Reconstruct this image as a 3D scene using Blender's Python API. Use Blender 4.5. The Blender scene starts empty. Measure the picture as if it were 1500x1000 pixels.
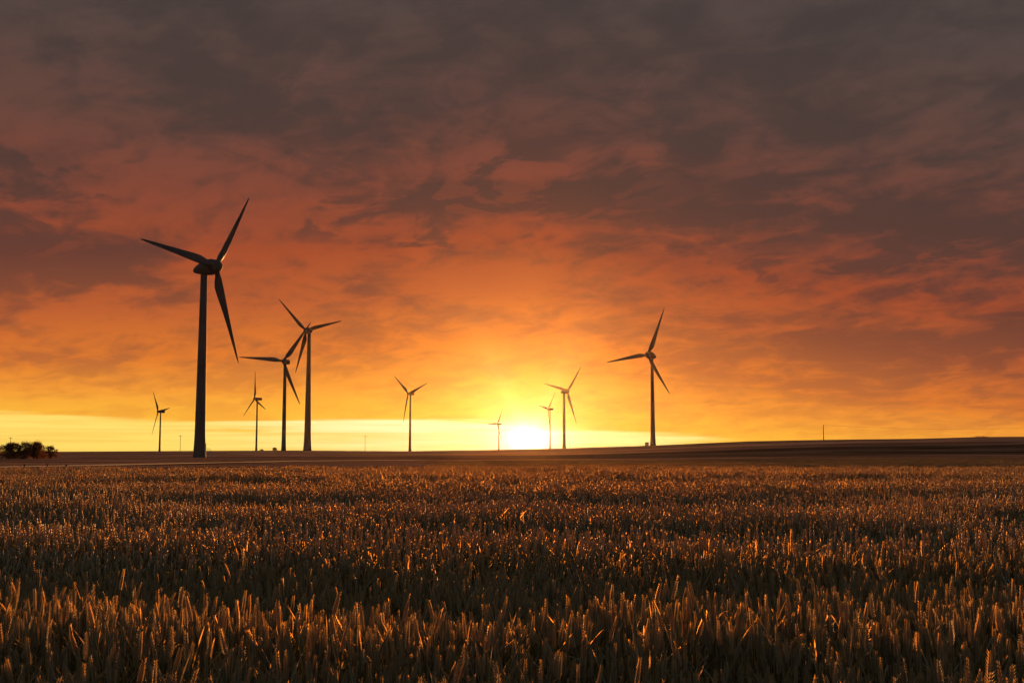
import bpy, math, random
import numpy as np
from mathutils import Vector, Matrix, Euler

random.seed(7)
rng = np.random.default_rng(7)
R = math.radians
S = bpy.context.scene
COL = S.collection

# ------------------------------------------------------------------ camera
F, CX, CY = 1700.0, 750.0, 500.0          # focal length and centre in photo pixels (1500 x 1000)
ZC = 1.45                                 # eye height
T = math.atan(160 / F); CT, ST = math.cos(T), math.sin(T)


def ray(px, py):
    dx, du = (px - CX) / F, (CY - py) / F
    return Vector((dx, CT - du * ST, ST + du * CT))


def at(px, py, dist):
    d = ray(px, py)
    return Vector((0, 0, ZC)) + d * (dist / d.y)


def slope(py):                            # rise per metre of a picture row (centre column)
    d = ray(CX, py)
    return d.z / d.y


cam = bpy.data.cameras.new('camera')
cam.lens = F / 1500 * 36
cam.sensor_width = 36
cam.clip_start = 0.05
cam.clip_end = 30000
co = bpy.data.objects.new('camera', cam)
COL.objects.link(co)
co.location = (0, 0, ZC)
co.rotation_euler = (math.pi / 2 + T, 0, 0)
S.camera = co

SUN_AZ, SUN_EL = 0.8, 2.5                 # degrees (azimuth to the right of +Y)

# ------------------------------------------------------------------ helpers


def lin(c):
    out = []
    for v in c[:3]:
        v = v / 255
        out.append(v / 12.92 if v <= .04045 else ((v + .055) / 1.055) ** 2.4)
    return (*out, 1.0)


class NT:
    def __init__(self, tree):
        self.t = tree

    def n(self, typ, **kw):
        nd = self.t.nodes.new(typ)
        for k, v in kw.items():
            setattr(nd, k, v)
        return nd

    def link(self, a, b):
        self.t.links.new(a, b)

    def put(self, sock, v):
        if hasattr(v, 'is_output') or isinstance(v, bpy.types.NodeSocket):
            self.link(v, sock)
        else:
            sock.default_value = v

    def m(self, op, a, b=0.0, c=0.0, clamp=False):
        nd = self.n('ShaderNodeMath', operation=op, use_clamp=clamp)
        self.put(nd.inputs[0], a); self.put(nd.inputs[1], b); self.put(nd.inputs[2], c)
        return nd.outputs[0]

    def vm(self, op, a, b=(0, 0, 0)):
        nd = self.n('ShaderNodeVectorMath', operation=op)
        self.put(nd.inputs[0], a)
        if op == 'SCALE':
            self.put(nd.inputs['Scale'], b)
        else:
            self.put(nd.inputs[1], b)
        return nd.outputs['Value'] if op in ('LENGTH', 'DOT_PRODUCT', 'DISTANCE') else nd.outputs[0]

    def xyz(self, x, y, z=0.0):
        nd = self.n('ShaderNodeCombineXYZ')
        self.put(nd.inputs[0], x); self.put(nd.inputs[1], y); self.put(nd.inputs[2], z)
        return nd.outputs[0]

    def noise(self, vec, scale, detail=4, rough=.5, dist=0.0):
        nd = self.n('ShaderNodeTexNoise')
        self.put(nd.inputs['Vector'], vec)
        nd.inputs['Scale'].default_value = scale
        nd.inputs['Detail'].default_value = detail
        nd.inputs['Roughness'].default_value = rough
        nd.inputs['Distortion'].default_value = dist
        return nd.outputs[0]

    def mr(self, v, a, b, c=0.0, d=1.0, smooth=True):
        nd = self.n('ShaderNodeMapRange', interpolation_type='SMOOTHSTEP' if smooth else 'LINEAR')
        self.put(nd.inputs[0], v); self.put(nd.inputs[1], a); self.put(nd.inputs[2], b)
        self.put(nd.inputs[3], c); self.put(nd.inputs[4], d)
        return nd.outputs[0]

    def ramp(self, v, stops):
        nd = self.n('ShaderNodeValToRGB')
        cr = nd.color_ramp
        while len(cr.elements) < len(stops):
            cr.elements.new(0.5)
        for e, (p, c) in zip(cr.elements, stops):
            e.position = p
            e.color = c if len(c) == 4 else (*c, 1)
        self.put(nd.inputs[0], v)
        return nd.outputs[0]

    def mix(self, f, a, b, blend='MIX', clamp=True):
        nd = self.n('ShaderNodeMix', data_type='RGBA', blend_type=blend, clamp_factor=clamp)
        self.put(nd.inputs[0], f); self.put(nd.inputs[6], a); self.put(nd.inputs[7], b)
        return nd.outputs[2]


def mat(name):
    m = bpy.data.materials.new(name)
    m.use_nodes = True
    m.node_tree.nodes.clear()
    return m, NT(m.node_tree)


def finish(k, shader, disp=None):
    o = k.n('ShaderNodeOutputMaterial')
    k.link(shader, o.inputs[0])


def principled(name, color, rough=.6, spec=.3, var=.15, scale=3.0, metallic=0.0, stretch=(1, 1, 1)):
    m, k = mat(name)
    tc = k.n('ShaderNodeTexCoord')
    v = k.vm('MULTIPLY', tc.outputs['Object'], stretch)
    nz = k.noise(v, scale, 5, .6)
    f = k.mr(nz, .25, .75, 1 - var, 1 + var)
    p = k.n('ShaderNodeBsdfPrincipled')
    k.put(p.inputs['Base Color'], k.vm('SCALE', color[:3], f))
    k.put(p.inputs['Roughness'], k.mr(nz, .2, .8, rough - .07, rough + .07))
    p.inputs['Specular IOR Level'].default_value = spec
    p.inputs['Metallic'].default_value = metallic
    finish(k, p.outputs[0])
    return m


def foliage(name, col_a, col_b, trans, trans_w, gloss=.05, rough=.4, scale=3.0, fwd=0.0):
    """leaf-like: diffuse and translucent, with a thin sheen"""
    m, k = mat(name)
    geo = k.n('ShaderNodeNewGeometry')
    oi = k.n('ShaderNodeObjectInfo')
    nz = k.noise(geo.outputs['Position'], scale, 3, .6)
    f = k.m('ADD', k.m('MULTIPLY', nz, .7), k.m('MULTIPLY', oi.outputs['Random'], .5))
    f = k.mr(f, .3, .9)
    c = k.mix(f, (*col_a, 1), (*col_b, 1))
    d = k.n('ShaderNodeBsdfDiffuse'); k.put(d.inputs[0], c)
    t = k.n('ShaderNodeBsdfTranslucent'); k.put(t.inputs[0], (*trans, 1))
    g = k.n('ShaderNodeBsdfAnisotropic') if False else k.n('ShaderNodeBsdfGlossy')
    g.inputs['Roughness'].default_value = rough
    k.put(g.inputs[0], (.9, .85, .75, 1))
    a = k.n('ShaderNodeMixShader'); a.inputs[0].default_value = trans_w
    k.link(d.outputs[0], a.inputs[1]); k.link(t.outputs[0], a.inputs[2])
    if fwd:                                   # thin dry tissue passes part of the light nearly straight on
        rf = k.n('ShaderNodeBsdfRefraction'); rf.inputs['IOR'].default_value = 1.5; rf.inputs['Roughness'].default_value = .85
        k.put(rf.inputs[0], (.95, .50, .12, 1))
        a2 = k.n('ShaderNodeMixShader'); a2.inputs[0].default_value = fwd
        k.link(a.outputs[0], a2.inputs[1]); k.link(rf.outputs[0], a2.inputs[2])
        a = a2
    lw = k.n('ShaderNodeLayerWeight'); lw.inputs[0].default_value = .25
    b = k.n('ShaderNodeMixShader')
    k.put(b.inputs[0], k.m('ADD', k.m('MULTIPLY', lw.outputs['Fresnel'], gloss * 1.5), gloss * .4))
    k.link(a.outputs[0], b.inputs[1]); k.link(g.outputs[0], b.inputs[2])
    finish(k, b.outputs[0])
    return m


def mesh(name, v, f, mats=(), smooth=False, mi=None):
    me = bpy.data.meshes.new(name)
    me.from_pydata([tuple(p) for p in v], [], f)
    for m in mats:
        me.materials.append(m)
    if smooth:
        me.polygons.foreach_set('use_smooth', [True] * len(me.polygons))
    if mi is not None:
        me.polygons.foreach_set('material_index', mi)
    me.update()
    return me


def obj(name, me, parent=None, loc=(0, 0, 0)):
    o = bpy.data.objects.new(name, me)
    COL.objects.link(o)
    o.location = loc
    if parent is not None:
        o.parent = parent
    return o


def tag(o, label=None, cat=None, group=None, kind=None):
    if label: o['label'] = label
    if cat: o['category'] = cat
    if group: o['group'] = group
    if kind: o['kind'] = kind
    return o


def empty(name, loc, rz=0.0):
    o = obj(name, None, None, loc)
    o.empty_display_size = .5
    o.rotation_euler = (0, 0, rz)
    return o


class MB:
    """collects shapes of one part"""
    def __init__(self):
        self.v, self.f, self.mi = [], [], []

    def add(self, v, f, m=0):
        b = len(self.v)
        self.v += [Vector(p) for p in v]
        self.f += [[i + b for i in q] for q in f]
        self.mi += [m] * len(f)

    def box(self, c, s, m=0, rz=0.0):
        x, y, z = (q / 2 for q in s)
        vs = [(-x, -y, -z), (x, -y, -z), (x, y, -z), (-x, y, -z), (-x, -y, z), (x, -y, z), (x, y, z), (-x, y, z)]
        rot = Matrix.Rotation(rz, 3, 'Z')
        self.add([rot @ Vector(p) + Vector(c) for p in vs],
                 [(0, 3, 2, 1), (4, 5, 6, 7), (0, 1, 5, 4), (1, 2, 6, 5), (2, 3, 7, 6), (3, 0, 4, 7)], m)

    def tube(self, pts, rad, n=6, m=0, cap=True):
        pts = [Vector(p) for p in pts]
        if not hasattr(rad, '__len__'):
            rad = [rad] * len(pts)
        v, f = [], []
        for i, p in enumerate(pts):
            d = (pts[min(i + 1, len(pts) - 1)] - pts[max(i - 1, 0)]).normalized()
            a = d.cross(Vector((0, 0, 1)) if abs(d.z) < .95 else Vector((1, 0, 0))).normalized()
            b = d.cross(a)
            for j in range(n):
                t = 2 * math.pi * j / n
                v.append(p + (a * math.cos(t) + b * math.sin(t)) * rad[i])
        for i in range(len(pts) - 1):
            for j in range(n):
                f.append((i * n + j, i * n + (j + 1) % n, (i + 1) * n + (j + 1) % n, (i + 1) * n + j))
        if cap:
            f.append(tuple(range(n))[::-1]); f.append(tuple((len(pts) - 1) * n + j for j in range(n)))
        self.add(v, f, m)

    def lathe(self, prof, n=32, axis='Z', m=0):
        """prof: (r, h) pairs; revolved about Z, or about Y"""
        v, f = [], []
        for r, h in prof:
            for j in range(n):
                t = 2 * math.pi * j / n
                c, s = r * math.cos(t), r * math.sin(t)
                v.append((c, s, h) if axis == 'Z' else (c, h, s))
        for i in range(len(prof) - 1):
            for j in range(n):
                q = (i * n + j, i * n + (j + 1) % n, (i + 1) * n + (j + 1) % n, (i + 1) * n + j)
                f.append(q if axis == 'Z' else q[::-1])
        self.add(v, f, m)

    def mesh(self, name, mats, smooth=False):
        me = mesh(name, self.v, self.f, mats, smooth, self.mi)
        return me


# ------------------------------------------------------------------ terrain heights
HX = [-400, 0, 300, 420, 600, 700, 775, 830, 950, 1030, 1100, 1200, 1350, 1440, 1500, 1900]
HY = [663, 661.3, 659.8, 659.2, 660.2, 658.9, 657.2, 656, 652.3, 648.8, 646, 644.3, 643, 641.2, 640.8, 640]
RC = [1000, 1000, 1000, 950, 950, 1000, 1000, 1000, 830, 800, 760, 720, 700, 700, 700, 700]
LR = np.linspace(math.log(.5), math.log(4200), 300)


def azpx(phi):                            # azimuth -> picture column on the horizon
    phi = np.clip(phi, -.9, .9)
    return CX + F * np.tan(phi) / CT


_cache = {}


def profile(phi):
    key = round(float(phi), 4)
    if key in _cache:
        return _cache[key]
    px = float(azpx(key))
    h = float(np.interp(px, HX, HY)); rc = float(np.interp(px, HX, RC))
    w = float(np.interp(px, [700, 1300], [0, 1]))      # the right side dips less and climbs sooner
    r = np.exp(LR)
    kr = [0, 20, 45, 62, 120, 220, 400, rc * .72, rc, 1.5 * rc, 2600, 4200]
    row400 = 669.5 - 7 * w
    k = [0, -.02, -.12, -.24]
    rows = [683 - w, 677 - 3 * w, row400, row400 + (h - row400) * .72, h, h + .6, h + 1.5, h + 3]
    kz = k + [ZC + slope(q) * rr for q, rr in zip(rows, kr[4:])]
    z = np.interp(r, kr, kz)
    ker = np.exp(-.5 * (np.arange(-9, 10) / 3.2) ** 2); ker /= ker.sum()
    z = np.convolve(np.pad(z, 9, mode='edge'), ker, mode='valid')
    _cache[key] = z
    return z


def ground(x, y):
    r = math.hypot(x, y)
    phi = math.atan2(x, y)
    lo = math.floor(phi / .02) * .02
    a = np.interp(math.log(max(r, .5)), LR, profile(lo))
    b = np.interp(math.log(max(r, .5)), LR, profile(lo + .02))
    t = (phi - lo) / .02
    return float(a + (b - a) * t)


def ground_hit(px, py):
    """where the sight line of a pixel meets the terrain"""
    d = ray(px, py); d = d / d.y
    prev = 2.0
    y = 2.0
    while y < 4000:
        p = d * y
        if ZC + p.z <= ground(p.x, p.y):
            break
        prev = y
        y *= 1.02
    p = d * ((prev + y) / 2)
    return Vector((p.x, p.y, ground(p.x, p.y)))


# ------------------------------------------------------------------ ground sheet
def build_ground():
    phis = np.concatenate([np.linspace(-.75, .75, 151), np.linspace(.75, 2 * math.pi - .75, 42)[1:-1]])
    rs = np.exp(np.concatenate([np.linspace(math.log(.5), math.log(60), 60), np.linspace(math.log(60), math.log(2650), 150)[1:]]))
    n = len(phis)
    v = [(0, 0, 0)]
    for r in rs:
        for p in phis:
            pp = p if p <= math.pi else p - 2 * math.pi
            x, y = r * math.sin(p), r * math.cos(p)
            lo = max(-.9, min(.9, pp))
            z = float(np.interp(math.log(r), LR, profile(lo)))
            amp = .02 + .10 * min(1, r / 500)
            z += amp * math.sin(x * .05 + 1.3 * math.sin(y * .013)) * math.sin(y * .037 + .8) if 20 < r < 800 else 0
            v.append((x, y, z))
    f = []
    for j in range(n):
        f.append((0, 1 + (j + 1) % n, 1 + j))
    for i in range(len(rs) - 1):
        for j in range(n):
            a = 1 + i * n
            f.append((a + j, a + (j + 1) % n, a + n + (j + 1) % n, a + n + j))
    m, k = mat('field_soil')
    geo = k.n('ShaderNodeNewGeometry')
    pos = geo.outputs['Position']
    sp = k.n('ShaderNodeSeparateXYZ'); k.link(pos, sp.inputs[0])
    r2 = k.vm('LENGTH', k.xyz(sp.outputs[0], sp.outputs[1], 0))
    lr = k.m('LOGARITHM', k.m('MAXIMUM', r2, 1), 10.0)
    # the crops lie in strips across the view, each a few dozen metres deep
    slant = k.m('MULTIPLY', k.m('DIVIDE', sp.outputs[0], k.m('MAXIMUM', r2, 10)), -.12)
    warp = k.m('MULTIPLY', k.m('SUBTRACT', k.noise(k.xyz(k.m('MULTIPLY', sp.outputs[0], .004), k.m('MULTIPLY', sp.outputs[1], .012)), 1.0, 3), .5), .10)
    t = k.m('ADD', k.m('ADD', lr, slant), warp)
    tt = k.mr(t, 1.6, 3.4, 0, 1, False)
    soil = (.030, .026, .015)
    dark = (.11, .072, .048); brown = (.36, .19, .12); straw = (.50, .28, .16); mid = (.25, .14, .09)
    def P(r): return (math.log10(r) - 1.6) / 1.8
    strips = k.ramp(tt, [(0, soil), (P(54), dark), (P(128), dark), (P(140), mid), (P(170), brown), (P(280), brown), (P(300), dark), (P(420), dark),
                         (P(440), brown), (P(600), brown), (P(625), straw), (P(650), mid), (P(1000), mid)])
    west = k.mr(k.m('DIVIDE', sp.outputs[0], k.m('MAXIMUM', r2, 10)), .05, -.18)
    strips = k.mix(k.m('MULTIPLY', west, k.mr(tt, P(120), P(180))), strips, (.36, .18, .105, 1))
    streak = k.noise(k.xyz(k.m('MULTIPLY', k.m('DIVIDE', sp.outputs[0], k.m('MAXIMUM', r2, 10)), 2.2), k.m('MULTIPLY', k.m('ADD', lr, k.m('MULTIPLY', slant, .5)), 26.0)), 1.0, 5, .65, .2)
    rows = k.noise(k.xyz(k.m('MULTIPLY', sp.outputs[0], .03), k.m('MULTIPLY', sp.outputs[1], .22)), 1.0, 6, .65)
    clod = k.noise(pos, 2.2, 6, .7)
    f1 = k.m('MULTIPLY', k.mr(rows, .33, .67, .45, 1.55), k.mr(clod, .3, .7, .65, 1.35))
    f1 = k.m('MULTIPLY', f1, k.mr(streak, .36, .64, .5, 1.5))
    c = k.vm('SCALE', strips, f1)
    bp = k.n('ShaderNodeBump'); bp.inputs['Strength'].default_value = .9; bp.inputs['Distance'].default_value = .25
    k.link(k.noise(pos, 1.2, 8, .7), bp.inputs['Height'])
    d = k.n('ShaderNodeBsdfDiffuse')
    k.put(d.inputs[0], c)
    k.link(bp.outputs[0], d.inputs['Normal'])
    finish(k, d.outputs[0])
    o = obj('ground', mesh('ground', v, f, [m], True))
    tag(o, kind='structure')


build_ground()


def strip_sheet(name, pts, halfs, material, lift=.03):
    """a sheet lying on the terrain along ground points"""
    v, f = [], []
    L = []
    for i in range(len(pts) - 1):
        n = 24
        for q in range(n + (1 if i == len(pts) - 2 else 0)):
            t = q / n
            L.append((pts[i].lerp(pts[i + 1], t), halfs[i] + (halfs[i + 1] - halfs[i]) * t))
    for i, (p, h) in enumerate(L):
        d = (L[min(i + 1, len(L) - 1)][0] - L[max(i - 1, 0)][0]); d.z = 0
        nrm = Vector((-d.y, d.x, 0)).normalized()
        for s in (-1, -.5, 0, .5, 1):
            q = p + nrm * h * s
            v.append((q.x, q.y, ground(q.x, q.y) + lift + .12 * min(1, math.hypot(q.x, q.y) / 500)))
    for i in range(len(L) - 1):
        for j in range(4):
            a = i * 5 + j
            f.append((a, a + 1, a + 6, a + 5))
    o = obj(name, mesh(name, v, f, [material], True))
    return tag(o, kind='structure')


track_mat = principled('dry_track', (.58, .38, .23), .95, .05, .3, .35)
strip_sheet('farm_track', [ground_hit(*p) for p in ((-120, 686), (0, 684.2), (110, 682.2), (300, 678.2), (420, 676), (620, 673.6))],
            [4.5, 4.2, 3.6, 3.2, 3.0, 2.6], track_mat)

# ------------------------------------------------------------------ wind turbines
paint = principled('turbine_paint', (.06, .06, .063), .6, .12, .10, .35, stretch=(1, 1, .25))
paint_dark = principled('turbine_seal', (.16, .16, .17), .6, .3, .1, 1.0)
steel = principled('galvanised_steel', (.34, .34, .35), .45, .5, .15, 4.0, .6)


def blade_mesh():
    st = [(1.0, 1.7, 1.0, 0), (2.2, 1.7, 1.0, 0), (3.4, 1.95, .78, 16), (5.0, 2.6, .5, 16), (7.0, 3.05, .33, 14), (9.5, 2.95, .27, 11),
          (13, 2.55, .22, 8), (17, 2.1, .2, 5.5), (21, 1.72, .18, 3.5), (25, 1.36, .17, 2), (29, 1.02, .16, 1), (32, .74, .15, .4),
          (33.8, .5, .15, 0), (34.7, .28, .15, 0), (35.0, .08, .15, 0)]
    n = 20
    mb = MB(); v, f = [], []
    for r, ch, th, tw in st:
        blend = max(0, min(1, (r - 2.2) / 4.0))
        tw = R(tw + 3)
        if r > 4: ch *= 1.15
        bend = -.0009 * r * r                 # slight flex in the wind
        for j in range(n):
            t = 2 * math.pi * j / n
            cx, cy = .5 * ch * math.cos(t), .5 * ch * math.sin(t)
            u = (1 - math.cos(t)) / 2
            ax = ch * (u - .32)
            ay = ch * th * .5 * 1.35 * (math.sqrt(max(u, 0)) * 1.05 - 1.0 * u) * 2.2 * (1 if math.sin(t) >= 0 else -.7)
            x = -cx * (1 - blend) + ax * blend
            y = cy * (1 - blend) + ay * blend
            v.append((x * math.cos(tw) - y * math.sin(tw), x * math.sin(tw) + y * math.cos(tw) - bend * 0, r))
    for i in range(len(st) - 1):
        for j in range(n):
            f.append((i * n + j, i * n + (j + 1) % n, (i + 1) * n + (j + 1) % n, (i + 1) * n + j))
    f.append(tuple((len(st) - 1) * n + j for j in range(n)))
    f.append(tuple(range(n))[::-1])
    mb.add(v, f)
    return mb.mesh('blade', [paint], True)


def loft_box(y0, y1, w, h, n=40, e=5.0):
    """rounded box along Y with softened ends"""
    mb = MB(); v, f = [], []
    sts = [(y0, .80), (y0 + .15, .93), (y0 + .6, 1), (y1 - 1.2, 1), (y1 - .35, .95), (y1, .82)]
    for y, s in sts:
        for j in range(n):
            t = 2 * math.pi * j / n
            c, q = math.cos(t), math.sin(t)
            x = math.copysign(abs(c) ** (2 / e), c) * w / 2 * s
            z = math.copysign(abs(q) ** (2 / e), q) * h / 2 * s
            v.append((x, y, z + (.25 * (y - y0) / (y1 - y0))))
    for i in range(len(sts) - 1):
        for j in range(n):
            f.append((i * n + (j + 1) % n, i * n + j, (i + 1) * n + j, (i + 1) * n + (j + 1) % n))
    f.append(tuple(range(n))); f.append(tuple((len(sts) - 1) * n + j for j in range(n))[::-1])
    mb.add(v, f)
    return mb


BLADE = blade_mesh()
mb = MB(); mb.lathe([(.01, -2.5), (.55, -2.38), (1.15, -2.05), (1.75, -1.4), (2.2, -.5), (2.42, .3), (2.5, .82), (2.2, .84)], 36, 'Y')
HUB_EGG = mb.mesh('hub', [paint], True)
mb = MB(); mb.lathe([(2.1, .86), (2.55, .9), (2.72, 1.5), (2.78, 2.3), (2.7, 3.1), (2.48, 4.2), (2.2, 5.4), (1.82, 6.7), (1.38, 7.9), (.92, 8.8), (.5, 9.3), (.01, 9.5)], 40, 'Y')
for p in mb.v:
    if p.y > 3: p.z -= .016 * (p.y - 3) ** 2
NAC_EGG = mb.mesh('nacelle', [paint], True)
mb = MB(); mb.lathe([(.01, -1.9), (.5, -1.8), (1.0, -1.45), (1.35, -.8), (1.5, 0), (1.5, .75), (1.2, .8)], 28, 'Y')
HUB_BOX = mb.mesh('hub', [paint], True)
NAC_BOX = loft_box(.85, 9.2, 3.3, 3.4).mesh('nacelle', [paint], True)
mb = MB()
mb.tube([(0, 0, 0), (0, 0, 2.0)], .06); mb.tube([(-.5, 0, 1.55), (.5, 0, 1.55)], .05)
for s in (-.5, .5):
    mb.tube([(s, 0, 1.55), (s, 0, 2.0)], .05)
    mb.lathe([(.01, 2.28), (.14, 2.2), (.14, 2.05), (.01, 2.0)], 8)
    for p in mb.v[-32:]: p.x += s
MAST = mb.mesh('wind_sensor', [steel])


def tower_mesh(h, rb, rt):
    mb = MB()
    prof = []
    n = 60
    for i in range(n + 1):
        t = i / n
        flare = .35 * rb * max(0, 1 - t / .16) ** 2 * .5
        prof.append((rb + (rt - rb) * t ** .92 + flare, h * t))
    out = []
    for i, (r, z) in enumerate(prof):
        out.append((r, z))
        if i in (15, 30, 45):                  # bolted section joints
            out += [(r + .018, z + .01), (r + .018, z + .13), (r, z + .17)]
    out.append((rt * .8, h + .02)); out.append((.01, h + .03))
    mb.lathe(out, 40)
    return mb.mesh('tower', [paint], True)


def turbine(hx, hy, dist, yaw, phase, label, egg, base_px, top_px, tilt=3.0, cone=0.0, door=None, mast=False, sink=.4, group='wind turbines on the plain'):
    yaw, phase, tilt, cone = R(yaw), R(phase), R(tilt), R(cone)
    hub = at(hx, hy, dist)
    over = 4.9 if egg else 3.6
    n = Vector((math.sin(yaw) * math.cos(tilt), -math.cos(yaw) * math.cos(tilt), math.sin(tilt)))
    foot = hub - n * over
    gz = ground(foot.x, foot.y) - sink
    root = empty('wind_turbine', (foot.x, foot.y, gz), yaw)
    tag(root, label, 'wind turbine', group)
    scale = dist / F
    htop = foot.z - gz - (2.2 if egg else 1.4)
    rb, rt = base_px * scale / 2, top_px * scale / 2
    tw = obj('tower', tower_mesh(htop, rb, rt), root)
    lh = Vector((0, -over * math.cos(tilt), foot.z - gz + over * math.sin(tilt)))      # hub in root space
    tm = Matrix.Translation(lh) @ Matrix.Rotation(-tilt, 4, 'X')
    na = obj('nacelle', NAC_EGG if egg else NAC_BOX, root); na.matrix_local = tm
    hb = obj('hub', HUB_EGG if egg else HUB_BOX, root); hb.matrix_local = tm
    if mast:
        ms = obj('wind_sensor', MAST, na)
        ms.location = (0, 5.6, 2.05) if egg else (0, 7.6, 1.75)
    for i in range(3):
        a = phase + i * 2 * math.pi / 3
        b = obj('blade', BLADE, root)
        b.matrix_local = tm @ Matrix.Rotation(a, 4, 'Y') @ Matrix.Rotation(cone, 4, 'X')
    if door is not None:                        # door, landing and steps on one side of the foot
        da = door - yaw
        r0 = rb * 1.10
        rot = Matrix.Rotation(da, 4, 'Z')
        mb = MB(); mb.box((0, 0, 1.25), (.14, 1.0, 2.5)); mb.box((.08, 0, 2.62), (.5, 1.3, .1)); mb.box((.09, -.3, 1.2), (.05, .06, .22))
        d = obj('door', mb.mesh('door', [paint_dark]), root)
        d.matrix_local = rot @ Matrix.Translation((r0 + .02, 0, 2.0 + sink))
        mb = MB()
        mb.box((.75, 0, 0), (1.5, 1.5, .08))
        for q in range(8):
            mb.box((1.6 + .24 * q, 0, -.2 - .24 * q), (.26, 1.0, .05))
        for s in (-.55, .55):
            mb.tube([(1.5, s, 0), (3.5, s, -2.0)], .06)
            mb.tube([(1.5, s, 1.0), (3.5, s, -1.0)], .035); mb.tube([(0, s * 1.3, 1.0), (1.5, s * 1.3, 1.0)], .035)
            for x in (.05, .75, 1.48): mb.tube([(x, s * 1.3, 0), (x, s * 1.3, 1.0)], .03)
            for q in (2.2, 2.9, 3.45): mb.tube([(q, s, 1.5 - q - .0), (q, s, 2.5 - q)], .03)
            mb.tube([(1.3, s, -2.2), (1.3, s, 0)], .05); mb.tube([(.2, s, -2.2), (.2, s, 0)], .05)
        d = obj('steps', mb.mesh('steps', [steel]), root)
        d.matrix_local = rot @ Matrix.Translation((r0 + .05, 0, 1.95 + sink))
    return root


turbine(316, 390.2, 391, 65.6, 36.2, 'nearest and tallest wind turbine, egg-shaped nacelle, steel stairs beside its foot', True, 16.5, 9.6, 2.0, -2.5, R(-20), True)
turbine(448.4, 484.3, 926, 220.7, 47.1, 'tall thick-towered wind turbine with a ball-like nacelle, right end of the left cluster', True, 10.6, 4.8, 2.6, 1.2, None, True, group=None)
turbine(414.8, 528.6, 844, -12.5, 35.6, 'medium wind turbine whose one blade points level left, beside the thick-towered one', False, 6.4, 4.4, 3, 0, None, True)
turbine(373, 583.8, 1424, -51.6, 113.6, 'small wind turbine with one blade straight up, first one right of the tallest turbine', False, 3.0, 2.0)
turbine(231.6, 602.5, 1555, -48.2, 83.5, 'small dark wind turbine left of the tallest one, farthest left of all', False, 2.9, 1.8)
turbine(598, 576.2, 1409, -41.4, 70.3, 'small wind turbine standing alone in a Y pose between the left cluster and the sun', False, 4.0, 2.3)
turbine(728.4, 620.8, 2188, -55.6, 29.6, 'tiniest wind turbine of all, just left of the setting sun', False, 2.4, 1.3)
turbine(802.6, 599, 1812, -65, 41.4, 'small slender wind turbine first to the right of the sun, box nacelle', False, 2.4, 1.5)
turbine(831.3, 572.8, 1184, 45.2, 40.3, 'wind turbine with an egg-shaped nacelle, second one right of the sun', True, 4.9, 3.6)
t10 = turbine(949, 519.5, 805, -42.7, 23.7, 'dark wind turbine with an egg-shaped nacelle on the rise, farthest right of all', True, 7.6, 4.2, 4.1, 2.9)

# transformer housing at the foot of the right-hand turbine
mb = MB()
mb.box((0, 0, 1.15), (2.4, 2.0, 2.3))
t = empty('transformer_cabinet', (0, 0, 0))
p = at(947.6, 652, 800); p.z = ground(p.x, p.y)
t.location = p
tag(t, 'small transformer cabinet left of the foot of the rightmost wind turbine', 'electrical cabinet')
obj('housing', mb.mesh('housing', [principled('cabinet_green', (.12, .15, .12), .6)]), t)
mb = MB(); mb.box((0, 0, 2.38), (2.6, 2.2, .16)); mb.box((0, 0, 2.50), (2.0, 1.6, .08))
obj('roof', mb.mesh('roof', [paint_dark]), t)
mb = MB(); mb.box((-.5, -1.015, 1.1), (.9, .03, 1.9)); mb.box((.5, -1.015, 1.1), (.9, .03, 1.9)); mb.box((-.1, -1.045, 1.1), (.05, .03, .2))
obj('door', mb.mesh('door', [paint_dark]), t)

# ------------------------------------------------------------------ power line
wood = principled('pole_wood', (.10, .07, .05), .9, .1, .3, 2.0, stretch=(4, 4, .4))
ceramic = principled('insulator_glaze', (.25, .16, .12), .3, .5)


def pole(px, ytop, dist, label, bar_rz, wide=True, th=.16):
    p = at(px, ytop, dist)
    gz = ground(p.x, p.y) - .3
    h = p.z - gz
    root = empty('utility_pole', (p.x, p.y, gz), bar_rz)
    tag(root, label, 'utility pole', 'poles of the power line')
    mb = MB(); mb.tube([(0, 0, 0), (0, 0, h * .5), (0, 0, h)], [th * 1.25, th * 1.1, th], 10)
    obj('post', mb.mesh('post', [wood], True), root)
    w = 2.6 if wide else 1.9
    mb = MB(); mb.box((0, .17, h - .35), (w, .16, .2))
    for s in (-1, 1): mb.tube([(s * w * .3, .17, h - .4), (0, .14, h - 1.1)], .04)
    cb = obj('crossarm', mb.mesh('crossarm', [wood]), root)
    ends = []
    for s in (-1, 0, 1):
        mb = MB(); mb.lathe([(.01, 0), (.05, .0), (.05, .12), (.13, .14), (.13, .22), (.07, .24), (.12, .28), (.10, .36), (.01, .4)], 8)
        q = obj('insulator', mb.mesh('insulator', [ceramic], True), cb)
        q.location = (s * w * .45, .17 if s else 0, h - .25 if s else h)
        ends.append(Matrix.Rotation(bar_rz, 3, 'Z') @ (q.location + Vector((0, 0, .38))) + Vector((p.x, p.y, gz)))
    return ends


pp = [pole(15.5, 640.5, 960, 'utility pole rising behind the bushes at the left edge', R(25)),
      pole(264.4, 637.5, 1000, 'utility pole with a crossarm between the leftmost small turbine and the tallest turbine', R(8)),
      pole(535, 638, 1010, 'utility pole between the left turbine cluster and the Y-posed turbine', R(4)),
      pole(834.5, 647.5, 980, 'short utility pole at the foot of the second turbine right of the sun', R(60), False, .1),
      pole(1206, 622.5, 740, 'lone utility pole on the rise at the right, its crossarm seen end-on', R(75), False, .2)]
# two wires leave the right-hand pole; the next pole stands beyond the picture's edge
far = pole(1640, 619, 690, 'utility pole beyond the right edge carrying the wire', R(75), False, .2)


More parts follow.
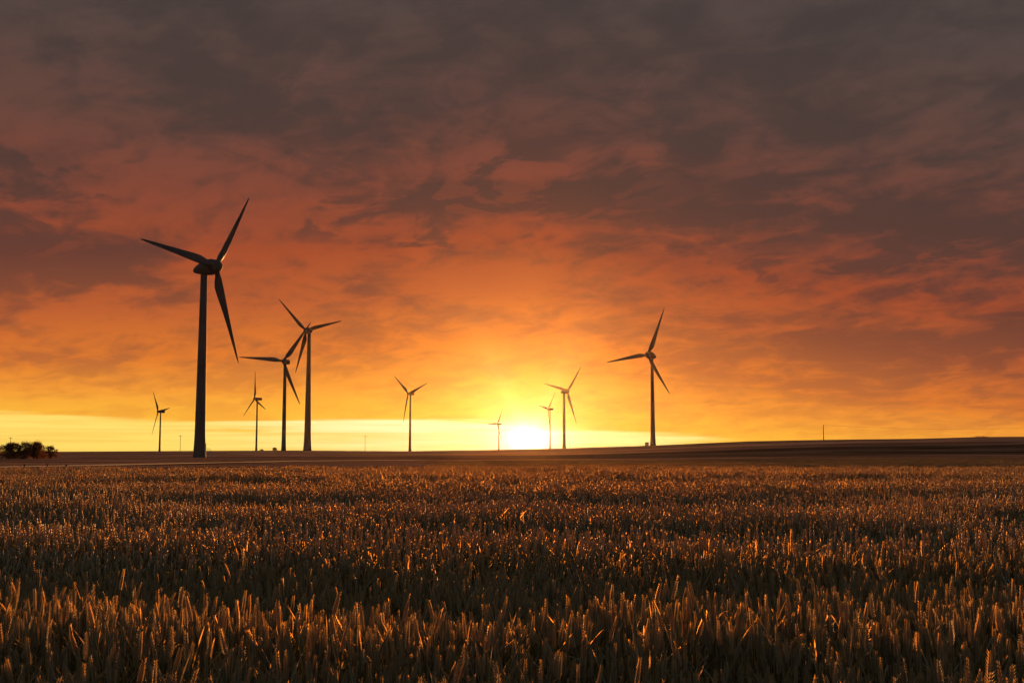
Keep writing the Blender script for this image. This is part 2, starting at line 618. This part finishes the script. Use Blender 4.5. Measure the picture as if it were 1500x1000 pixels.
def wire(a, b, sag, label):
    mb = MB()
    pts = []
    for i in range(25):
        t = i / 24
        q = a.lerp(b, t); q.z -= sag * 4 * t * (1 - t)
        pts.append(q)
    mb.tube(pts, .022, 5)
    o = obj('power_line_wire', mb.mesh('power_line_wire', [steel], True))
    tag(o, label, 'wire', 'wires of the power line')


for i in (0, 2):
    wire(pp[4][i], far[i], 3.2, 'sagging wire running right from the lone pole on the rise')

# ------------------------------------------------------------------ bushes
bark = principled('bark', (.07, .05, .035), .9, .1, .3, 3.0, stretch=(3, 3, .5))
leaf = foliage('bush_leaves', (.06, .042, .02), (.11, .065, .03), (.30, .13, .04), .35, .04, .5, .8)


def bush(px, base_row, width_px, height_px, label, seed, dens=1.0, name='bush', dist=None, group='bushes at the left edge', sparse=0.0):
    rn = random.Random(seed)
    g = ground_hit(px, base_row) if dist is None else None
    if g is None:
        g = at(px, base_row, dist); g.z = ground(g.x, g.y)
    sc = g.y / F
    w, h = width_px * sc, height_px * sc
    root = empty(name, (g.x, g.y, g.z - .1))
    tag(root, label, 'bush' if name == 'bush' else 'tree', group)
    mb = MB()
    tips = []
    nst = 4 if name == 'bush' else 3
    for i in range(nst):
        a = rn.uniform(0, 6.28)
        x0 = rn.uniform(-.15, .15) * w
        pts = [Vector((x0, rn.uniform(-.1, .1) * w, -.2))]
        d = Vector((math.cos(a) * .35, math.sin(a) * .35, 1)).normalized()
        for s in range(5):
            d = (d + Vector((rn.uniform(-.3, .3), rn.uniform(-.3, .3), rn.uniform(-.05, .2)))).normalized()
            pts.append(pts[-1] + d * h * .17)
        r0 = .035 * h
        mb.tube(pts, [r0, r0 * .8, r0 * .62, r0 * .45, r0 * .3, r0 * .16], 7)
        for p in pts[2:]:
            for q in range(3):
                a2 = rn.uniform(0, 6.28)
                e = p + Vector((math.cos(a2) * w * rn.uniform(.10, .26), math.sin(a2) * w * rn.uniform(.10, .26), h * rn.uniform(-.02, .12)))
                mid = (p + e) / 2 + Vector((0, 0, -.02 * h))
                mb.tube([p, mid, e], [r0 * .3, r0 * .2, r0 * .07], 5)
                tips.append(e)
    obj('trunk', mb.mesh('trunk', [bark], True), root)
    v, f = [], []
    # clumps of small leaves round the twig ends and through the crown
    cl = [(e, h * rn.uniform(.05, .11)) for e in tips]
    for i in range(int(95 * dens)):
        a = rn.uniform(0, 6.28); rr = math.sqrt(rn.random()); z = rn.random() ** .85
        prof = math.sqrt(max(0.02, 1 - (z * .97) ** 2.4)) * .95
        if rn.random() < sparse and z > .5: continue
        cl.append((Vector((math.cos(a) * rr * w * .5 * prof, math.sin(a) * rr * w * .45 * prof, h * (.05 + .84 * z))), h * rn.uniform(.07, .14)))
    for c, cr in cl:
        for i in range(int(70 * dens)):
            o = Vector((rn.gauss(0, 1), rn.gauss(0, 1), rn.gauss(0, .8))) * cr * .62
            p = c + o
            if p.z < .02: continue
            a = Vector((rn.uniform(-1, 1), rn.uniform(-1, 1), rn.uniform(-1, 1))).normalized()
            b = a.cross(Vector((rn.uniform(-1, 1), rn.uniform(-1, 1), rn.uniform(-1, 1)))).normalized()
            s = rn.uniform(.08, .16) * (h / 5.2) ** .5
            k = len(v)
            v += [p - a * s, p + b * s * .5, p + a * s, p - b * s * .5]
            f.append((k, k + 1, k + 2, k + 3))
    obj('crown', mesh('crown', v, f, [leaf]), root)


bush(-14, 671.5, 44, 26, 'low leafy bush cut by the left edge of the picture', 3, .9)
bush(17, 672.3, 30, 26, 'dark leafy bush with a rounded top, second from the left edge', 5)
bush(34, 672.3, 19, 28, 'narrow bush with gaps of sky in its crown, between two denser bushes', 8, .6, sparse=.4)
bush(53, 672, 29, 27, 'densest and widest dark bush of the left clump', 11, 1.1)
bush(71, 671.4, 28, 20, 'loose thin-leaved bush at the right end of the left clump', 14, .75, sparse=.35)
bush(44, 671.3, 76, 13, 'low brushwood filling the gaps along the base of the left clump', 31, 1.6)
bush(383, 658.6, 8, 2.8, 'tiny low shrub on the skyline right of the small turbine with the upright blade', 21, .6, dist=890, group='shrubs on the skyline')
bush(402.5, 659.0, 8, 5.4, 'small round shrub on the skyline at the foot of the medium turbine', 22, .8, dist=880, group='shrubs on the skyline')
bush(1436, 641.6, 26, 2.0, 'low flat thicket on the skyline near the right edge', 25, .9, dist=695, group='shrubs on the skyline')

weed_mat = foliage('weed_leaves', (.03, .035, .015), (.05, .045, .02), (.06, .04, .01), .3)
for i, (px, row, hp, lab) in enumerate(((36, 684.6, 5, 'short weed stalk by the pale track, leftmost of three'), (69, 684.4, 6.5, 'tallest dark weed by the pale track, middle of three'),
                                        (97, 684, 4.5, 'smallest weed by the pale track, rightmost of three'))):
    g = ground_hit(px, row); h = hp * g.y / F
    root = tag(empty('weed', g), lab, 'weed', 'weeds along the track')
    rn = random.Random(i)
    mb = MB()
    tops = []
    for q in range(5):
        a = rn.uniform(0, 6.28); e = Vector((math.cos(a) * h * .25, math.sin(a) * h * .25, h * rn.uniform(.7, 1)))
        mb.tube([(0, 0, -.05), e * .5 + Vector((0, 0, .1 * h)), e], [.012, .009, .005], 5); tops.append(e)
    obj('stem', mb.mesh('stem', [bark]), root)
    v, f = [], []
    for e in tops:
        for q in range(40):
            p = e * rn.uniform(.4, 1.05) + Vector((rn.gauss(0, .03), rn.gauss(0, .03), rn.gauss(0, .03)))
            a = Vector((rn.uniform(-1, 1), rn.uniform(-1, 1), rn.uniform(-.4, 1))).normalized() * .05
            b = a.cross(Vector((rn.random(), rn.random(), rn.random()))).normalized() * .018
            k = len(v); v += [p, p + a * .5 + b, p + a, p + a * .5 - b]; f.append((k, k + 1, k + 2, k + 3))
    obj('leaves', mesh('leaves', v, f, [weed_mat]), root)

# ------------------------------------------------------------------ wheat
ear_mat = foliage('wheat_ear', (.16, .19, .12), (.25, .25, .16), (.85, .48, .13), .32, .12, .42, 6.0)
leaf_mat = foliage('wheat_leaf', (.09, .145, .085), (.155, .19, .11), (.70, .54, .14), .45, .12, .40, 4.0, .13)
stem_mat = foliage('wheat_stem', (.10, .085, .035), (.15, .11, .045), (.2, .11, .03), .15, .10, .4, 4.0)
husk_mat = foliage('wheat_husk', (.26, .21, .11), (.36, .29, .15), (.98, .66, .22), .60, .10, .42, 6.0, .30)
WM = [ear_mat, leaf_mat, stem_mat, husk_mat]


def frame(d):
    d = d.normalized()
    a = d.cross(Vector((0, 1, 0)) if abs(d.y) < .9 else Vector((1, 0, 0))).normalized()
    return a, d.cross(a)


def ear(mb, p, d, length, lod, rn):
    a, b = frame(d)
    t = rn.uniform(0, 6.28)
    a, b = a * math.cos(t) + b * math.sin(t), b * math.cos(t) - a * math.sin(t)
    if lod == 0:
        n = 10
        mb.tube([p, p + d * length * .96], [.0022, .001], 4, 0, False)
        for i in range(n):
            u = (i + .3) / n
            wd = (.62 + .38 * math.sin(math.pi * min(1, u * 1.15 + .12))) * (1 - .45 * max(0, u - .7) / .3)
            for s in (-1, 1):
                for w in (-1, 1):
                    c = p + d * length * (u + (.5 / n if s > 0 else 0)) + a * s * .0035 * wd + b * w * .0022 * wd
                    ax = (d * 1.0 + a * s * .33 + b * w * .22).normalized()
                    e1, e2 = frame(ax)
                    L, q = .0076 * wd + .002, .0021 * wd
                    v = [c - ax * L * .75, c + e1 * q, c + e2 * q, c - e1 * q, c - e2 * q, c + ax * L * 1.1]
                    mb.add(v, [(0, 2, 1), (0, 3, 2), (0, 4, 3), (0, 1, 4), (5, 1, 2), (5, 2, 3), (5, 3, 4), (5, 4, 1)], 0)
                    # the thin pointed husk standing off each grain
                    out = (a * s * .55 + b * w * .45 + d * 1.1).normalized()
                    sd = out.cross(d); sd = sd.normalized() * rn.uniform(.0011, .0019)
                    b0 = c + (a * s + b * w) * q * .6
                    e = b0 + out * rn.uniform(.007, .0125)
                    mb.add([b0 - sd, b0 + sd, e + sd * .15, e - sd * .15], [(0, 1, 2, 3)], 3)
    else:
        n, seg = (9, 5) if lod == 1 else (4, 3)
        v, f = [], []
        for i in range(n + 1):
            u = i / n
            r = .0058 * (math.sin(math.pi * min(.98, .10 + u * .88)) ** .55) * (1.0 + (.22 if i % 2 else -.22) * (lod == 1))
            if i == n: r *= .4
            if lod == 2: r *= 1.15
            for j in range(seg):
                t = 2 * math.pi * (j + .5 * (i % 2)) / seg
                v.append(p + d * length * u + (a * math.cos(t) * 1.15 + b * math.sin(t) * .85) * r)
        for i in range(n):
            for j in range(seg):
                f.append((i * seg + j, i * seg + (j + 1) % seg, (i + 1) * seg + (j + 1) % seg, (i + 1) * seg + j))
        mb.add(v, f, 0)
        for i in range(9 if lod == 1 else 2):
            t = rn.uniform(0, 6.28); o = a * math.cos(t) + b * math.sin(t); u = rn.uniform(.05, .95)
            b0 = p + d * length * u + o * .0042
            sd = (o.cross(d)).normalized() * (.0015 if lod == 1 else .0024)
            e = b0 + (o * .5 + d).normalized() * (.012 if lod == 1 else .02)
            mb.add([b0 - sd, b0 + sd, e], [(0, 1, 2)], 3)


def leaf_blade(mb, p, az, up, length, width, droop, lod, rn):
    seg = 6 if lod == 0 else (4 if lod == 1 else 2)
    d = Vector((math.cos(az) * math.cos(up), math.sin(az) * math.cos(up), math.sin(up)))
    side = Vector((-math.sin(az), math.cos(az), 0))
    tw = rn.uniform(-.9, .9)
    v, f = [], []
    q = p.copy()
    for i in range(seg + 1):
        u = i / seg
        w = width * (1 - u) ** .6 * (.55 + .45 * min(1, u * 4)) * .5
        ang = tw * u
        nn = d.cross(side).normalized()
        s = side * math.cos(ang) + nn * math.sin(ang)
        fold = nn * w * .45
        v += [q - s * w + fold, q, q + s * w + fold]
        d = (d + Vector((0, 0, -droop * (.3 + u)))).normalized()
        q = q + d * length / seg
    for i in range(seg):
        k = i * 3
        f += [(k, k + 1, k + 4, k + 3), (k + 1, k + 2, k + 5, k + 4)]
    mb.add(v, f, 1)


def stalk(mb, x, y, lod, rn, hmul=1.0):
    h = rn.gauss(.715, .036) * hmul
    if rn.random() < .10: h *= rn.uniform(.72, .92)
    la = rn.uniform(0, 6.28); lean = abs(rn.gauss(0, .07)) if rn.random() < .96 else rn.uniform(.2, .45)
    def pos(u):
        return Vector((x + math.cos(la) * lean * h * u ** 1.6, y + math.sin(la) * lean * h * u ** 1.6, h * u))
    us = (0, .35, .7, 1) if lod < 2 else (.35, 1)
    mb.tube([pos(u) for u in us], [.0021] * len(us) if lod < 2 else [.003, .003], 4 if lod < 2 else 3, 2, False)
    d = (pos(1) - pos(.85)).normalized()
    d = (d + Vector((rn.gauss(0, .08), rn.gauss(0, .08), 0)) + (Vector((math.cos(la), math.sin(la), -.3)) * rn.uniform(.2, .9) if rn.random() < .06 else Vector())).normalized()
    ear(mb, pos(1), d, rn.gauss(.078, .011), lod, rn)
    # flag leaf and lower leaves
    nl = 3 if lod < 2 else 2
    for i in range(nl):
        u = (rn.uniform(.78, .93), rn.uniform(.55, .75), rn.uniform(.35, .6))[i]
        if i == 0 and rn.random() < .15: continue
        mb_up = rn.uniform(.65, 1.40) if rn.random() < .7 else rn.uniform(.1, .8)
        leaf_blade(mb, pos(u), rn.uniform(0, 6.28), mb_up, rn.uniform(.11, .20), rn.uniform(.0065, .0125) * (1 if lod < 2 else 1.25), rn.uniform(0, .16) if rn.random() < .8 else rn.uniform(.2, .5), lod, rn)


def clump(name, lod, count, radius, seed):
    rn = random.Random(seed)
    mb = MB()
    for i in range(count):
        a = rn.uniform(0, 6.28); r = radius * math.sqrt(rn.random())
        stalk(mb, r * math.cos(a), r * math.sin(a), lod, rn)
    me = mb.mesh(name, WM, lod < 2)
    return bpy.data.objects.new(name, me)          # source shape only: never linked to the scene


VAR = []
for lod, cnt, rad, nv in ((0, 3, .06, 14), (1, 5, .09, 10), (2, 16, .22, 10)):
    VAR += [clump('wheat_clump', lod, cnt, rad, 100 * lod + i) for i in range(nv)]
NV = [(0, 14), (14, 10), (24, 10)]

_ph = rng.uniform(0, 6.28, 60)


def canopy(x, y):
    """height of the crop: real dips and swells, longer across the view than along it"""
    s = np.zeros_like(x)
    d = np.maximum(y, 1.5)
    # broad swells whose spacing widens away from the lane the photographer stands in
    u = np.log(d / 4.35) + .07 * np.sin(.45 * x + .8) + .05 * np.sin(1.1 * x + 2.1 + .2 * y) + .10 * np.sin(.13 * x + 4.0)
    s += .62 * np.cos(2 * math.pi * u / math.log(1.62))
    for i, (kx, ky, a) in enumerate([(.25, 2.2, .35), (.6, 1.3, .3), (1.3, 3.6, .28), (2.6, 2.4, .25), (.16, .7, .35), (4.1, 5.3, .18)]):
        s += a * np.sin(kx * x + ky * y + _ph[i] + 1.3 * np.sin(.37 * x - .21 * y + _ph[i + 20])) * (.6 + .6 * np.sin(.5 * kx * x - .4 * ky * y + _ph[i + 40]))
    return s


def scatter():
    P, ROT, SCL, IDX = [], [], [], []

    def fill(n, x, y, lo, nv, tilt, jit, hs=1.0, ws=1.0):
        if hs < 1:                            # the low crop grows only right of the track
            ok = x / y > -.045 + .03 * np.sin(y * .4)
            x, y = x[ok], y[ok]
        if len(x) == 0: return
        h = canopy(x, y)
        z = np.array([ground(a, b) for a, b in zip(x, y)])
        s = 1 + (.10 + .035 * np.clip((y - 7) / 6, 0, 1)) * h + rng.normal(0, jit, len(x))
        s = np.clip(s, .62, 1.25)
        P.append(np.stack([x, y, z - .01], 1))
        ROT.append(np.stack([rng.normal(0, tilt, len(x)), rng.normal(0, tilt, len(x)), rng.uniform(0, 6.283, len(x))], 1))
        w = (1 + .4 * (s - 1)) * ws
        s = s * hs
        SCL.append(np.stack([w, w, s], 1))
        IDX.append(rng.integers(lo, lo + nv, len(x)))

    def region(y0, y1, dens, lo, nv, tilt, jit, margin, hs=1.0, ws=1.0):
        n = int(dens * (.49 * (y1 * y1 - y0 * y0) + 2 * margin * (y1 - y0)))
        if n <= 0: return
        # area-uniform in a wedge with a margin
        y = rng.uniform(y0, y1, n * 3); half = .49 * y + margin
        keep = rng.uniform(0, .49 * y1 + margin, n * 3) < half
        y = y[keep][:n]; half = half[keep][:n]
        x = rng.uniform(-1, 1, len(y)) * half
        fill(n, x, y, lo, nv, tilt, jit, hs, ws)

    region(.6, 7.0, 145, *NV[0], .03, .04, 4.0)
    region(7.0, 19.0, 74, *NV[1], .04, .045, 4.5)
    region(19.0, 48.0, 15, *NV[2], .03, .06, 6.0)
    region(48.0, 55.0, 10, *NV[2], .03, .05, 8)
    region(78.0, 128.0, 1.6, *NV[2], .03, .05, 10, .42, 1.9)      # a lower crop beyond the track's headland
    region(128.0, 235.0, .45, *NV[2], .03, .05, 14, .38, 3.0)
    # behind and beside the photographer, thinner
    n = 2600
    x = rng.uniform(-8, 8, n); y = rng.uniform(-5, .7, n)
    fill(n, x, y, *NV[1], .04, .06)
    P2 = np.concatenate(P)
    me = bpy.data.meshes.new('wheat_field')
    me.vertices.add(len(P2))
    me.vertices.foreach_set('co', P2.astype(np.float32).ravel())
    for nm, tp, arr, key in (('rot', 'FLOAT_VECTOR', np.concatenate(ROT), 'vector'), ('scl', 'FLOAT_VECTOR', np.concatenate(SCL), 'vector'),
                             ('pick', 'INT', np.concatenate(IDX), 'value')):
        at_ = me.attributes.new(nm, tp, 'POINT')
        at_.data.foreach_set(key, arr.astype(np.int32 if tp == 'INT' else np.float32).ravel())
    for m in WM: me.materials.append(m)
    return obj('wheat_field', me)


wf = scatter()
tag(wf, 'ripening wheat field filling the foreground, ears rim-lit orange by the low sun', 'wheat', kind='stuff')
ng = bpy.data.node_groups.new('wheat_scatter', 'GeometryNodeTree')
ng.interface.new_socket('Geometry', in_out='INPUT', socket_type='NodeSocketGeometry')
ng.interface.new_socket('Geometry', in_out='OUTPUT', socket_type='NodeSocketGeometry')
gi = ng.nodes.new('NodeGroupInput'); go = ng.nodes.new('NodeGroupOutput')
jn = ng.nodes.new('GeometryNodeGeometryToInstance')
for o in reversed(VAR):                    # the first link of a multi-input lands last
    oi = ng.nodes.new('GeometryNodeObjectInfo')
    oi.inputs['Object'].default_value = o
    oi.inputs['As Instance'].default_value = False
    ng.links.new(oi.outputs['Geometry'], jn.inputs[0])


def attr(nm, tp):
    a = ng.nodes.new('GeometryNodeInputNamedAttribute'); a.data_type = tp
    a.inputs[0].default_value = nm
    return a.outputs[0]


ip = ng.nodes.new('GeometryNodeInstanceOnPoints')
ng.links.new(gi.outputs[0], ip.inputs['Points'])
ng.links.new(jn.outputs[0], ip.inputs['Instance'])
ip.inputs['Pick Instance'].default_value = True
ng.links.new(attr('pick', 'INT'), ip.inputs['Instance Index'])
e2r = ng.nodes.new('FunctionNodeEulerToRotation')
ng.links.new(attr('rot', 'FLOAT_VECTOR'), e2r.inputs[0])
ng.links.new(e2r.outputs[0], ip.inputs['Rotation'])
ng.links.new(attr('scl', 'FLOAT_VECTOR'), ip.inputs['Scale'])
ng.links.new(ip.outputs[0], go.inputs[0])
md = wf.modifiers.new('scatter', 'NODES'); md.node_group = ng

# ------------------------------------------------------------------ haze
hm, k = mat('haze')
pv = k.n('ShaderNodeVolumePrincipled')
pv.inputs['Color'].default_value = (.93, .72, .52, 1)
pv.inputs['Density'].default_value = 6.5e-6
pv.inputs['Anisotropy'].default_value = .915
o = k.n('ShaderNodeOutputMaterial'); k.link(pv.outputs[0], o.inputs['Volume'])
mb = MB(); mb.box((0, 0, 46), (5400, 5400, 150))
zmin = -12
me = mb.mesh('haze', [hm])
hz = obj('haze', me)
tag(hz, 'thin warm evening haze over the plain', 'haze', kind='stuff')

# ------------------------------------------------------------------ sky
W = bpy.data.worlds.new('World'); S.world = W
W.use_nodes = True
W.node_tree.nodes.clear()
k = NT(W.node_tree)
tc = k.n('ShaderNodeTexCoord')
D = tc.outputs['Generated']
sp = k.n('ShaderNodeSeparateXYZ'); k.link(D, sp.inputs[0])
X, Y, Z = sp.outputs
DEG = 57.29578
el = k.m('MULTIPLY', k.m('ARCSINE', Z), DEG)
az = k.m('MULTIPLY', k.m('ARCTAN2', X, Y), DEG)
aza = k.m('SUBTRACT', az, SUN_AZ)
azr = k.m('MAXIMUM', aza, 0.0); azl = k.m('MAXIMUM', k.m('MULTIPLY', aza, -1), 0.0)
elp = k.m('MAXIMUM', el, 0.0)

# cloud deck seen in perspective
den = k.m('ADD', k.m('MAXIMUM', Z, 0.0), .24)
U = k.m('DIVIDE', X, den); V = k.m('DIVIDE', Y, den)
CP = k.xyz(k.m('ADD', U, k.m('MULTIPLY', V, .25)), V)
n1 = k.noise(k.vm('ADD', CP, (3.1, 1.7, .4)), 3.3, 10, .6, .7)
n2 = k.noise(k.vm('ADD', CP, (11.3, 5.2, 2.2)), 9.5, 7, .6, .5)
AE = k.xyz(k.m('MULTIPLY', az, .05), k.m('MULTIPLY', el, .16))
n3 = k.noise(k.vm('ADD', AE, (2.0, 7.3, 1.0)), 2.0, 6, .55, .4)
cl = k.m('ADD', k.m('ADD', k.m('MULTIPLY', n1, .42), k.m('MULTIPLY', n2, .36)), k.m('MULTIPLY', n3, .22))


def blob(a0, e0, sa, se, amp):
    da = k.m('DIVIDE', k.m('SUBTRACT', az, a0), sa); de = k.m('DIVIDE', k.m('SUBTRACT', el, e0), se)
    r2 = k.m('ADD', k.m('MULTIPLY', da, da), k.m('MULTIPLY', de, de))
    return k.m('MULTIPLY', k.m('EXPONENT', k.m('MULTIPLY', r2, -1)), amp)


for b in ((-12, 11.5, 8, 2.0, .045), (-22, 8.6, 6, 1.2, -.09), (12, 11.0, 8, 1.4, -.08), (17, 9.2, 9, 1.5, -.08), (2, 13.5, 4, 1.2, .10),
          (0, 8.0, 5, 2.0, .10), (9, 7.0, 5, 1.0, .08), (20, 4.8, 8, 1.2, -.06), (-2, 12.2, 4, .8, -.10), (12, 14.5, 7, .8, .04), (-17, 6, 8, 1.2, .06), (9.3, 14.7, 1.7, .8, -.17), (5.2, 13.9, 2, .5, -.12), (8, 13.0, 6, .45, -.12), (6.6, 14.6, 1.2, .5, .10), (15.5, 15.2, 3, .5, -.10), (3, 12.7, 9, .7, -.11), (1, 10.7, 8, .6, .06)):
    cl = k.m('ADD', cl, blob(*b))
fac = k.mr(cl, .415, .585)
# small rolled puffs under the deck, with a firmer edge
n5 = k.noise(k.vm('ADD', CP, (7.7, 1.1, 5.0)), 6.0, 9, .58, .5)
n6 = k.noise(k.vm('ADD', CP, (1.7, 9.1, 3.0)), 1.6, 3, .5)
pm = k.m('MULTIPLY', k.m('MULTIPLY', k.mr(n5, .50, .60), k.mr(n6, .42, .58)), k.m('MULTIPLY', k.mr(el, 5.5, 9.5), k.mr(el, 20, 15)))
fac = k.m('MULTIPLY', fac, k.m('SUBTRACT', 1.0, k.m('MULTIPLY', pm, .9)))
pr = k.m('MULTIPLY', k.m('MULTIPLY', k.mr(n5, .49, .44), k.mr(n6, .42, .58)), k.m('MULTIPLY', k.mr(el, 5.5, 9.5), k.mr(el, 19, 14)))
fac = k.m('ADD', fac, k.m('MULTIPLY', k.m('SUBTRACT', 1.0, fac), k.m('MULTIPLY', pr, .4)))

els = k.m('ADD', el, k.m('ADD', k.m('MULTIPLY', azr, k.mr(el, 0, 3, .10, .17)), k.m('MULTIPLY', azl, k.mr(el, 1.0, 5, .0, .05))))
els = k.m('SUBTRACT', els, k.m('MULTIPLY', blob(SUN_AZ, 5, 7, 5, 1.0), .6))
e1 = k.m('DIVIDE', k.m('MAXIMUM', els, 0), 45.0)
lit = k.ramp(e1, [(p / 45, lin(c)) for p, c in ((.3, (255, 205, 80)), (1.5, (253, 188, 60)), (3.2, (245, 158, 56)), (5.2, (226, 124, 46)), (7.6, (188, 95, 50)), (10.2, (164, 77, 46)),
                                               (13.4, (130, 71, 55)), (17, (102, 70, 61)), (22, (84, 70, 66)), (34, (70, 68, 68)), (44, (62, 62, 64)))])
drk = k.ramp(e1, [(p / 45, lin(c)) for p, c in ((.3, (245, 178, 70)), (1.5, (246, 172, 58)), (3.2, (224, 138, 54)), (5.2, (186, 104, 54)), (7.6, (142, 78, 52)), (10.2, (104, 62, 51)),
                                               (13.4, (86, 60, 53)), (17, (76, 60, 56)), (22, (71, 61, 59)), (34, (58, 56, 57)), (44, (52, 52, 55)))])
cloud = k.mix(fac, drk, lit)

# the clear band under the cloud deck
st = k.noise(k.vm('ADD', k.xyz(k.m('MULTIPLY', az, .045), k.m('MULTIPLY', el, 1.1)), (0.3, 4.4, 0)), 1.6, 5, .55, .3)
edge = k.m('ADD', k.ramp(k.mr(az, -30, 30, 0, 1, False), [(0, (.62,) * 3), (.10, (.60,) * 3), (.25, (.50,) * 3), (.35, (.58,) * 3), (.48, (.50,) * 3), (.58, (.40,) * 3), (.66, (.22,) * 3), (.75, (.08,) * 3), (1, (.0,) * 3)]), 0.0)
edge = k.m('ADD', k.m('MULTIPLY', edge, 2.7), k.m('MULTIPLY', k.m('SUBTRACT', st, .5), 2.2))
gap = k.mr(k.m('SUBTRACT', edge, el), -.14, .30)
ny = k.n('ShaderNodeTexSky', sky_type='NISHITA')
ny.sun_disc = False
ny.sun_elevation = R(SUN_EL); ny.sun_rotation = R(SUN_AZ); ny.dust_density = 3.0
clear = k.mix(k.mr(k.m('ABSOLUTE', k.m('SUBTRACT', az, -1)), 3, 17), lin((255, 240, 186)), lin((254, 222, 112)))
clear = k.mix(k.mr(k.m('ADD', el, k.m('MULTIPLY', k.m('SUBTRACT', st, .5), 2.2)), .1, 1.3), k.mix(.5, clear, lin((252, 214, 95))), clear)
clear = k.mix(1.0, clear, k.vm('SCALE', ny.outputs[0], .012), 'ADD')
lay = k.noise(k.vm('ADD', k.xyz(k.m('MULTIPLY', az, .06), k.m('MULTIPLY', el, 2.6)), (5.1, 2.2, 3.0)), 1.3, 5, .6, .4)
clear = k.mix(k.m('MULTIPLY', k.mr(lay, .40, .62), k.mr(k.m('ABSOLUTE', aza), 2, 14, .35, .75)), clear, lin((250, 204, 92)))
sky = k.mix(gap, cloud, clear)

# sun, its aureole and faint shafts through the cloud gap
dx = k.m('SUBTRACT', az, SUN_AZ); dy = k.m('SUBTRACT', el, .55)
rr = k.m('SQRT', k.m('ADD', k.m('MULTIPLY', k.m('MULTIPLY', dx, dx), .62), k.m('MULTIPLY', k.m('MULTIPLY', dy, dy), 1.15)))
ang = k.m('ARCTAN2', dy, dx)
shaft = k.noise(k.xyz(k.m('COSINE', ang), k.m('SINE', ang)), 3.4, 3, .6)
angd = k.m('MULTIPLY', ang, DEG)
sh = .35
for a0, sg, am in ((116, 19, 1.1), (146, 12, .5), (168, 9, .6), (62, 17, .9), (34, 11, .4), (12, 8, .5)):
    q = k.m('DIVIDE', k.m('SUBTRACT', angd, a0), sg)
    sh = k.m('ADD', sh, k.m('MULTIPLY', k.m('EXPONENT', k.m('MULTIPLY', k.m('MULTIPLY', q, q), -1)), am))
sh = k.m('MULTIPLY', sh, k.mr(shaft, .3, .7, .75, 1.25))
sh2 = k.m('ADD', k.m('MULTIPLY', sh, .6), .5)
g0 = k.m('MULTIPLY', k.m('EXPONENT', k.m('MULTIPLY', rr, -1 / .55)), 4.0)
g1 = k.m('MULTIPLY', k.m('MULTIPLY', k.m('EXPONENT', k.m('DIVIDE', k.m('MULTIPLY', rr, -1), k.m('ADD', k.m('MULTIPLY', sh, .75), .55))), .6), k.m('ADD', k.m('MULTIPLY', sh, .5), .4))
g2 = k.m('MULTIPLY', k.m('MULTIPLY', k.m('EXPONENT', k.m('MULTIPLY', rr, -1 / 4.5)), .03), sh2)
for g, c in ((g0, (1, .86, .55)), (g1, (1, .58, .20)), (g2, (1, .36, .06))):
    sky = k.mix(1.0, sky, k.vm('SCALE', c, g), 'ADD')
# the eastern half of the sky, behind the photographer, is grey dusk
back = k.mr(Y, -.1, .75)
dusk = k.ramp(k.mr(Z, 0, 1, 0, 1, False), [(0, (.20, .205, .22)), (.3, (.19, .195, .21)), (1, (.09, .092, .098))])
sky = k.mix(back, dusk, sky)
bg = k.n('ShaderNodeBackground'); k.link(sky, bg.inputs[0]); bg.inputs[1].default_value = 1.0
wo = k.n('ShaderNodeOutputWorld'); k.link(bg.outputs[0], wo.inputs[0])

sl = bpy.data.lights.new('sun', 'SUN')
sl.energy = 5.0; sl.angle = R(.5); sl.color = (1, .38, .09)
so = bpy.data.objects.new('sun', sl); COL.objects.link(so)
sd = Vector((math.sin(R(SUN_AZ)) * math.cos(R(SUN_EL)), math.cos(R(SUN_AZ)) * math.cos(R(SUN_EL)), math.sin(R(SUN_EL))))
so.rotation_euler = sd.to_track_quat('Z', 'Y').to_euler()
so.location = (0, 0, 60)

S.render.engine = 'CYCLES'
S.cycles.use_denoising = True
S.cycles.max_bounces = 6
S.cycles.transparent_max_bounces = 4
S.cycles.volume_bounces = 0
S.view_settings.view_transform = 'Standard'
S.view_settings.look = 'None'
S.view_settings.exposure = 0
S.view_settings.gamma = 1
